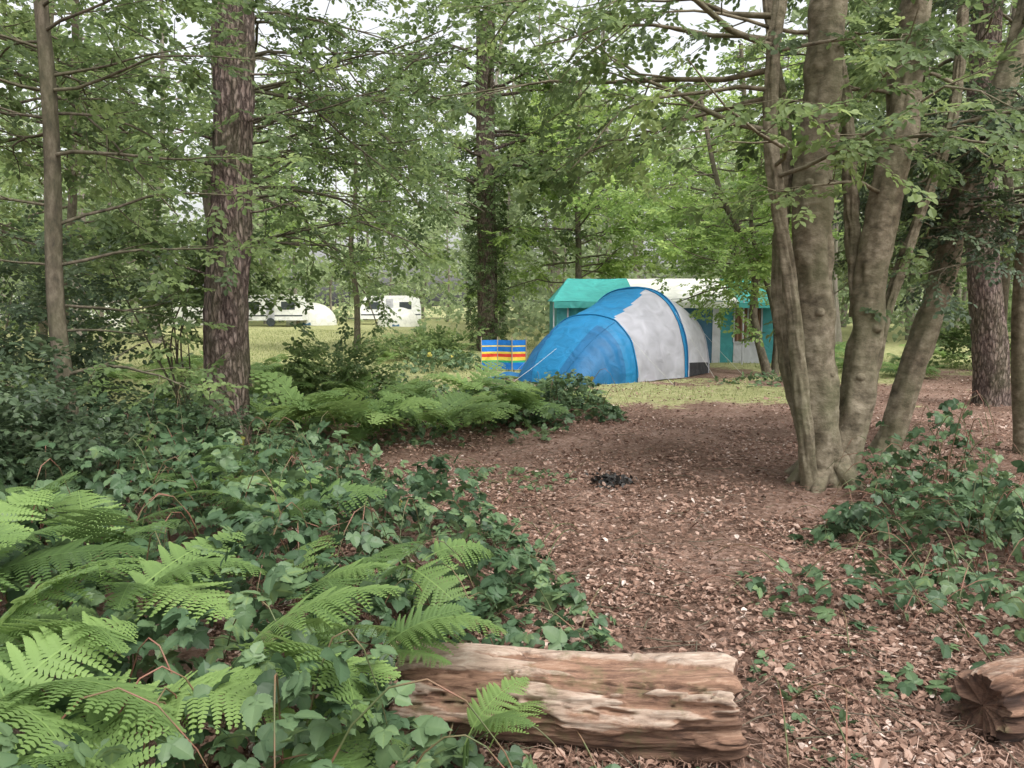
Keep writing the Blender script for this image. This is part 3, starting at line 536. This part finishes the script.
def log(name,a,bb,r,seed,dark=0,split=math.pi-.15,sdep=.05):
    a=np.array(a,float); bb=np.array(bb,float); Lg=np.linalg.norm(bb-a); n=340; sides=170
    s=np.linspace(0,1,n); P=a+(bb-a)*s[:,None]; P[:,2]+=.01*np.sin(s*7)
    T=(bb-a)/Lg; S_=np.cross(T,[0,0,1]); S_/=np.linalg.norm(S_); U=np.cross(S_,T)
    an=np.linspace(0,2*np.pi,sides,endpoint=False); A,SS=np.meshgrid(an,s*Lg)
    q=np.stack([np.cos(A)*3+seed,np.sin(A)*3,SS*1.3],-1)
    big=(fbm(q*.6,2)-.5)*.06
    fib=fbm(np.stack([np.cos(A)*8+seed,np.sin(A)*8,SS*3.4],-1),4); crack=np.abs(fib-.5)
    msk=np.clip((fbm(q*1.7+3,2)-.42)*6,0,1)
    ck=-.02*np.exp(-(crack/.022)**2)*msk
    patch=fbm(q*np.array([1.3,1.3,2.6])+9,4); step=.014*np.tanh((patch-.5)*35)
    ang0=split+.5*(fbm(np.stack([0*SS,0*SS,SS*3.2+seed],-1),4)-.5)*2
    dd=np.angle(np.exp(1j*(A-ang0))); sp=-sdep*np.exp(-(dd/.11)**2)
    rr=r+big+ck+step+sp+(fbm(q*7,3)-.5)*.018
    edge=np.minimum(SS,Lg-SS); rr*=1-.14*np.exp(-edge/.025)
    V=P[:,None,:]+(S_*np.cos(A)[...,None]+U*np.sin(A)[...,None])*rr[...,None]
    jag=(fbm(np.stack([np.cos(A)*3,np.sin(A)*3,0*A],-1),3)-.5)*.12; wt=np.exp(-edge/.08)*np.sign(SS-Lg/2); V=V+T*(jag*wt)[...,None]
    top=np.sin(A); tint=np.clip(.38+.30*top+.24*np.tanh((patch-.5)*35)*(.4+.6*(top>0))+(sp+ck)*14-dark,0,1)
    i=np.arange(n-1)[:,None]*sides; j=np.arange(sides)[None]; j2=(j+1)%sides
    F=np.stack([i+j,i+j2,i+sides+j2,i+sides+j],-1).reshape(-1,4)
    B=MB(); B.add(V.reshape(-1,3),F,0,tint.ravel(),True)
    for idx,sg in ((0,-1),(n-1,1)):
        ring=V[idx]; cen=ring.mean(0); rings=[ring]
        for f in (.93,.8,.6,.4,.2,.03):
            v=cen+(ring-cen)*f+T*sg*(-.02*(1-f)**.5)+ (((fbm((ring-cen)*f*18+seed,3)-.5)*.025)[:,None]*T); rings.append(v)
        VV=np.vstack(rings); i=np.arange(6)[:,None]*sides; FF=np.stack([i+j,i+j2,i+sides+j2,i+sides+j],-1).reshape(-1,4)
        if sg<0: FF=FF[:,::-1]
        B.add(VV,FF,0,np.clip(.12+.4*(fbm(VV*14,2)-.4),0,.35),True)
    return B.build(name,[M_log])
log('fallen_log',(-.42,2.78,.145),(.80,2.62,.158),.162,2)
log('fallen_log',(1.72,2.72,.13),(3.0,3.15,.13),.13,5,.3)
B=MB(); n=200; x=rng.normal(.9,.09,n); y=rng.normal(6.9,.12,n); inst(B,L6,np.stack([x,y,gz(x,y)+rng.uniform(.02,.07,n)],1),rng.uniform(0,6.28,n),rng.normal(0,.6,n),rng.normal(0,.6,n),rng.uniform(.03,.07,n),rng.uniform(0,.05,n))
m,nt,p,o=newmat('charcoal'); nz=N(nt,'ShaderNodeTexNoise',i_Scale=30.0); r=ramp(nt,[(.4,(.012,.011,.01)),(.7,(.05,.045,.04))]); nt.links.new(nz.outputs[0],r.inputs[0]); nt.links.new(r.outputs[0],p.inputs['Base Color']); B.build('campfire_ash_pile',[m])
# ------------------------------------------------------------ fabrics
def fabric(name,col,rough=.6,tr=.15,var=.15,sc=3):
    m,nt,p,o=newmat(name); L=nt.links.new; c=coords(nt); nz=N(nt,'ShaderNodeTexNoise',i_Scale=float(sc),i_Detail=4.0,i_Distortion=1.0); L(c.outputs[0],nz.inputs['Vector'])
    r=ramp(nt,[(.3,tuple(x*(1-var) for x in col)),(.7,tuple(min(1,x*(1+var)) for x in col))]); L(nz.outputs[0],r.inputs[0]); L(r.outputs[0],p.inputs['Base Color']); p.inputs['Roughness'].default_value=rough
    b=N(nt,'ShaderNodeBump',i_Strength=.6,i_Distance=.07); L(nz.outputs[0],b.inputs['Height']); L(b.outputs[0],p.inputs['Normal'])
    t=N(nt,'ShaderNodeBsdfTranslucent'); L(r.outputs[0],t.inputs[0]); mx=N(nt,'ShaderNodeMixShader'); mx.inputs[0].default_value=tr; L(p.outputs[0],mx.inputs[1]); L(t.outputs[0],mx.inputs[2]); L(mx.outputs[0],o.inputs[0]); return m
F_blue=fabric('blue_nylon',(.006,.18,.38)); F_dblue=fabric('dark_blue_nylon',(.005,.12,.28)); F_grey=fabric('grey_nylon',(.46,.46,.50),tr=.3); F_white=fabric('pale_nylon',(.58,.58,.62),tr=.3)
F_black=fabric('mudflap',(.03,.03,.035)); F_green=fabric('green_canvas',(.05,.33,.30)); F_cream=fabric('cream_canvas',(.84,.83,.75),tr=.3); F_teal=fabric('teal_canvas',(.05,.28,.30)); F_brown=fabric('brown_curtain',(.26,.14,.09)); F_navy=fabric('navy_canvas',(.04,.12,.2))
F_yel=fabric('yellow_cloth',(.8,.6,.08)); F_red=fabric('red_cloth',(.65,.05,.03)); F_b2=fabric('bright_blue_cloth',(.01,.18,.6)); F_grn=fabric('green_cloth',(.03,.35,.15)); F_pole=fabric('pole',(.35,.3,.22),tr=0); F_rope=fabric('rope',(.6,.6,.55),tr=0); F_glass=fabric('window_dark',(.05,.06,.07),rough=.15,tr=0); F_cvn=fabric('caravan_paint',(.78,.78,.76),tr=0)
E=empty('camping_tent'); ax=np.array([.66,.75,0]); ax/=np.linalg.norm(ax); pr=np.array([ax[1],-ax[0],0]); C1=np.array([1.62,16.55,0.]) 
K=[(-1.5,.62,.03),(-1.38,.8,.28),(-1.0,1.0,.72),(-.5,1.14,1.13),(0,1.22,1.36),(1.0,1.32,1.72),(1.75,1.4,1.97),(2.5,1.36,1.86),(3.1,1.25,1.5),(3.5,1.05,.95),(3.78,.9,.4),(3.86,.85,.03)]
sa=np.linspace(-1.5,3.86,121)
PK=crs(K,300); W=np.interp(sa,PK[:,0],PK[:,1]); H=np.interp(sa,PK[:,0],PK[:,2])
for hp0,hp1 in ((0,1.75),(1.75,3.1),(-1.35,0)):
    t=np.clip((sa-hp0)/(hp1-hp0),0,1); sag=1-.045*np.sin(np.pi*t)*((sa>hp0)&(sa<hp1)); H=H*sag; W=W*(1-(1-sag)*.6)
ns=60; ph=np.linspace(0,np.pi,ns)
cx=np.sign(np.cos(ph))*np.abs(np.cos(ph))**.78; cz=np.sin(ph)**.82
Vt=C1+ax*sa[:,None,None]+pr*(W[:,None]*cx[None])[...,None]+np.array([0,0,1.])*(H[:,None]*cz[None]+.02)[...,None]
wr=(fbm(Vt*np.array([2.5,2.5,1.5]),3)-.5)*.10; wr=wr+.022*np.sin(sa*22)[:,None]*np.exp(-((sa+.5)/.5)**2)[:,None]
Vt=Vt+pr*(wr*np.cos(ph)[None])[...,None]; Vt[...,2]+=np.maximum(0,wr*np.sin(ph)[None])
B=MB(); ii,jj=np.meshgrid(np.arange(len(sa)-1),np.arange(ns-1),indexing='ij'); base=ii*ns+jj
F=np.stack([base,base+ns,base+ns+1,base+1],-1).reshape(-1,4)
am=sa[ii.ravel()]; jm=jj.ravel()
mat=np.where(am<0.0,0,np.where(am<1.66,1,np.where(am<1.82,0,2)))
mat=np.where((am>=0)&(am<1.66)&(jm>ns*(.36+.04*am)),0,mat)
mat=np.where((am<-.3)&(jm<ns*.40),3,mat); mat=np.where((am<-.3)&(jm>ns*.6),3,mat)
mat=np.where((am>1.9)&(jm<2),4,mat)
B.add(Vt.reshape(-1,3),F,0,.5,True); B.m[-1]=mat; B.build('flysheet',[F_blue,F_grey,F_white,F_dblue,F_black],E)
B=MB()
for a0,mt in ((0,0),(1.66,0),(1.82,1),(3.1,2)):
    i=int(np.argmin(abs(sa-a0))); tube(B,Vt[i]+(Vt[i]-(C1+ax*a0))*.008,.016,6,mt)
for fx in (0.35,.65):
    j=int(fx*(ns-1)); i0=int(np.argmin(abs(sa-0))); tube(B,Vt[2:i0,j]+np.array([0,0,.008]),.006,5,1)
B.build('poles_and_seams',[F_blue,F_dblue,F_grey],E)
B=MB()
def rope(p,q): tube(B,[p,(np.array(p)+np.array(q))/2-np.array([0,0,.02]),q],.003,4,0); tube(B,[np.array(q)+[0,0,.08],np.array(q)-[0,0,.05]],.008,5,1)
for a0,f in ((0,14),(1.75,14),(3.1,12),(0,46),(1.75,46)):
    i=int(np.argmin(abs(sa-a0))); s=1 if f<30 else -1; p=Vt[i,f]; q=C1+ax*a0+pr*s*2.1+np.array([0,0,.02]); rope(p,q)
i=int(np.argmin(abs(sa+1.0))); rope(Vt[i,30],C1-ax*2.7+np.array([0,0,.02]))
B.build('guy_ropes',[F_rope,F_black],E)
# ---- frame tent
def boxv(B,x0,x1,y0,y1,z0,z1,mat):
    V=[(x0,y0,z0),(x1,y0,z0),(x1,y1,z0),(x0,y1,z0),(x0,y0,z1),(x1,y0,z1),(x1,y1,z1),(x0,y1,z1)]
    B.add(V,[[0,3,2,1],[4,5,6,7],[0,1,5,4],[1,2,6,5],[2,3,7,6],[3,0,4,7]],mat)
def sheet(B,p00,p10,p11,p01,mat,nu=16,nv=10,sag=.05,amp=.02,seed=0):
    u=np.linspace(0,1,nu)[:,None,None]; v=np.linspace(0,1,nv)[None,:,None]; p00,p10,p11,p01=map(lambda q:np.array(q,float),(p00,p10,p11,p01))
    V=(1-u)*(1-v)*p00+u*(1-v)*p10+u*v*p11+(1-u)*v*p01
    nrm=np.cross(p10-p00,p01-p00); nrm/=np.linalg.norm(nrm)+1e-9
    V=V+nrm*((fbm(V*1.8+seed,2)-.5)[...,None]*amp*2); V[...,2]-=(sag*np.sin(np.pi*u)*np.sin(np.pi*v))[...,0]
    i=np.arange(nu-1)[:,None]*nv+np.arange(nv-1)[None]; B.add(V.reshape(-1,3),np.stack([i,i+nv,i+nv+1,i+1],-1).reshape(-1,4),mat,.5,True)
E=empty('frame_tent'); B=MB()
yf,yb,ym=20.9,24.8,22.8; ze,zr=1.72,2.36
xs=[1.12,3.35,6.05,7.2]; cols=[0,1,0]
for a,b_,c_ in zip(xs[:-1],xs[1:],cols):
    la=.5 if a==xs[0] else 0; rb=.35 if b_==xs[-1] else 0
    sheet(B,(a-.05*(a==xs[0]),yf-.15,ze-.02),(b_,yf-.15,ze-.02),(b_-rb,ym,zr),(a+la,ym,zr),c_,seed=a,amp=.04,sag=.08)
    sheet(B,(a,yb,ze),(b_,yb,ze),(b_-rb,ym,zr),(a+la,ym,zr),c_,seed=a)
sheet(B,(xs[0]-.05,yf-.15,ze-.02),(xs[0],yb,ze),(xs[0]+.5,ym,zr),(xs[0]+.5,ym,zr),0); sheet(B,(xs[-1],yf-.15,ze),(xs[-1],yb,ze),(xs[-1]-.35,ym,zr),(xs[-1]-.35,ym,zr),0)
for a,b_,c_ in zip(xs[:-1],xs[1:],cols): sheet(B,(a,yf-.17,ze-.2),(b_,yf-.17,ze-.2),(b_,yf-.16,ze-.03),(a,yf-.16,ze-.03),c_,nv=4,sag=0)
B.build('roof',[F_green,F_cream],E)
B=MB()
panels=[(1.2,1.5,0),(1.5,3.3,2),(3.3,5.4,1),(5.4,5.62,4),(5.62,5.98,0),(5.98,6.72,3),(6.72,7.15,0)]
for k_,(a,b_,c_) in enumerate(panels):
    if c_ in (2,3):
        sheet(B,(a,yf,.02),(b_,yf,.02),(b_,yf,.62),(a,yf,.62),4 if c_==3 else 0,amp=.02,sag=0)
        nf=24; u=np.linspace(a,b_,nf*2); zig=yf+.03+.035*np.sin(np.linspace(0,nf*1.6,nf*2))
        VV=np.stack([np.r_[u,u],np.r_[zig,zig],np.r_[np.full(nf*2,.62),np.full(nf*2,ze-.1)]],1); m2=nf*2; F=[[q,q+1,m2+q+1,m2+q] for q in range(m2-1)]; B.add(VV,F,c_,.5,True)
        for q in (a,(a+b_)/2,b_): boxv(B,q-.02,q+.02,yf-.03,yf-.01,.6,ze-.1,4)
        boxv(B,a,b_,yf-.035,yf-.012,.56,.62,4); boxv(B,a,b_,yf-.035,yf-.012,ze-.14,ze-.08,4)
    else: sheet(B,(a,yf,.02),(b_,yf,.02),(b_,yf,ze-.02),(a,yf,ze-.02),c_,amp=.04,sag=0,seed=k_)
sheet(B,(1.2,yf,.02),(1.2,yb,.02),(1.2,yb,ze),(1.2,yf,ze),0,sag=0); sheet(B,(7.15,yf,.02),(7.15,yb,.02),(7.15,yb,ze),(7.15,yf,ze),0,sag=0); sheet(B,(1.2,yb,.02),(7.2,yb,.02),(7.2,yb,ze),(1.2,yb,ze),0,sag=0)
for q in xs: tube(B,[(q,yf-.6 if q>5 else yf-.05,0),(q,yf-.6 if q>5 else yf-.05,ze)],.02,6,4)
B.build('walls',[F_teal,F_navy,F_teal,F_brown,F_white],E)
B=MB(); sheet(B,(5.9,yf-.65,ze-.06),(7.25,yf-.65,ze-.06),(7.2,yf-.15,ze-.03),(6.0,yf-.15,ze-.03),0,sag=.04); sheet(B,(5.9,yf-.66,ze-.2),(7.25,yf-.66,ze-.2),(7.25,yf-.655,ze-.06),(5.9,yf-.655,ze-.06),0,nv=4,sag=0); B.build('porch_canopy',[F_green],E)
# ---- windbreak
E=empty('windbreak'); B=MB(); wp=[(-.74,18.6),(-.35,18.75),(.0,18.55),(.34,18.7)]
bands=[(.05,.22,0),(.22,.27,3),(.27,.35,1),(.35,.43,2),(.43,.48,1),(.48,.60,0),(.60,.63,1),(.63,.76,0)]
for (a,b_) in zip(wp[:-1],wp[1:]):
    for (z0,z1,c_) in bands: sheet(B,(*a,z0),(*b_,z0),(*b_,z1),(*a,z1),c_,nu=8,nv=3,sag=0,amp=.02)
B.build('cloth',[F_b2,F_yel,F_red,F_grn],E); B=MB()
for q in wp: tube(B,[(*q,-.05),(*q,.84)],.014,6,0)
B.build('poles',[F_pole],E)
B=MB(); sheet(B,(-.6,16.4,.04),(.25,16.6,.04),(.25,17.0,.12),(-.5,16.9,.08),0,amp=.08,sag=-.06); B.build('blue_groundsheet',[F_dblue])
# ---- caravans
def caravan(x,y,L_=4.8,rot=0):
    E=empty('caravan'); 
    prof=[(0,.45),(0,1.2),(.15,1.9),(.5,2.35),(L_-.5,2.4),(L_-.12,2.1),(L_,1.3),(L_,.45)]
    B=MB(); n=len(prof); V=[(q[0],0,q[1]) for q in prof]+[(q[0],2.1,q[1]) for q in prof]
    B.add(V,[[k,k+n,(k+1)%n+n,(k+1)%n] for k in range(n)],0); B.add(V[:n],[list(range(n))],0); B.add(V[n:],[list(range(n))[::-1]],0)
    boxv(B,.6,1.6,-.012,-.002,1.25,1.85,1); boxv(B,3.2,4.2,-.012,-.002,1.25,1.85,1); boxv(B,2.1,2.7,-.015,-.003,.55,2.1,2); boxv(B,.05,L_-.05,-.01,-.002,.75,.85,1)
    tube(B,[(L_*.5,-.02,.32),(L_*.5,.2,.32)],.32,16,1)
    B.add([(L_*.5+.32*math.cos(t),-.02,.32+.32*math.sin(t)) for t in np.linspace(0,6.28,17)[:-1]],[list(range(16))],1)
    boxv(B,-1.0,0,1.0,1.08,.45,.52,1)
    B.build('body',[F_cvn,F_glass,F_white],E); E.location=(x,y,0); E.rotation_euler=(0,0,rot)
caravan(-20.5,58,4.8,.1); caravan(-36,60,5,-.2); caravan(-12.5,64,5,.2); caravan(-47,66,5,.1); caravan(34,70,5,.1)
for (x,y,s) in ((-30,56,1.0),(-8.5,58,.8),(-16,62,1.0),(-26,63,1.1)):
    B=MB(); th=np.linspace(0,6.28,25); u=np.linspace(0,1.57,9); V=[(x+2*s*math.cos(t)*math.cos(q),y+1.6*s*math.sin(t)*math.cos(q),1.8*s*math.sin(q)**.9) for q in u for t in th[:-1]]
    B.add(V,[[r_*24+k,r_*24+(k+1)%24,(r_+1)*24+(k+1)%24,(r_+1)*24+k] for r_ in range(8) for k in range(24)],0,.5,True); B.add([(x-.35*s,y-1.62*s,.05),(x+.35*s,y-1.62*s,.05),(x,y-1.2*s,1.3*s)],[[0,1,2]],1); B.build('dome_tent',[F_cream,F_navy])
print('faces',sum(len(o.data.polygons) for o in bpy.data.objects if o.type=='MESH'))
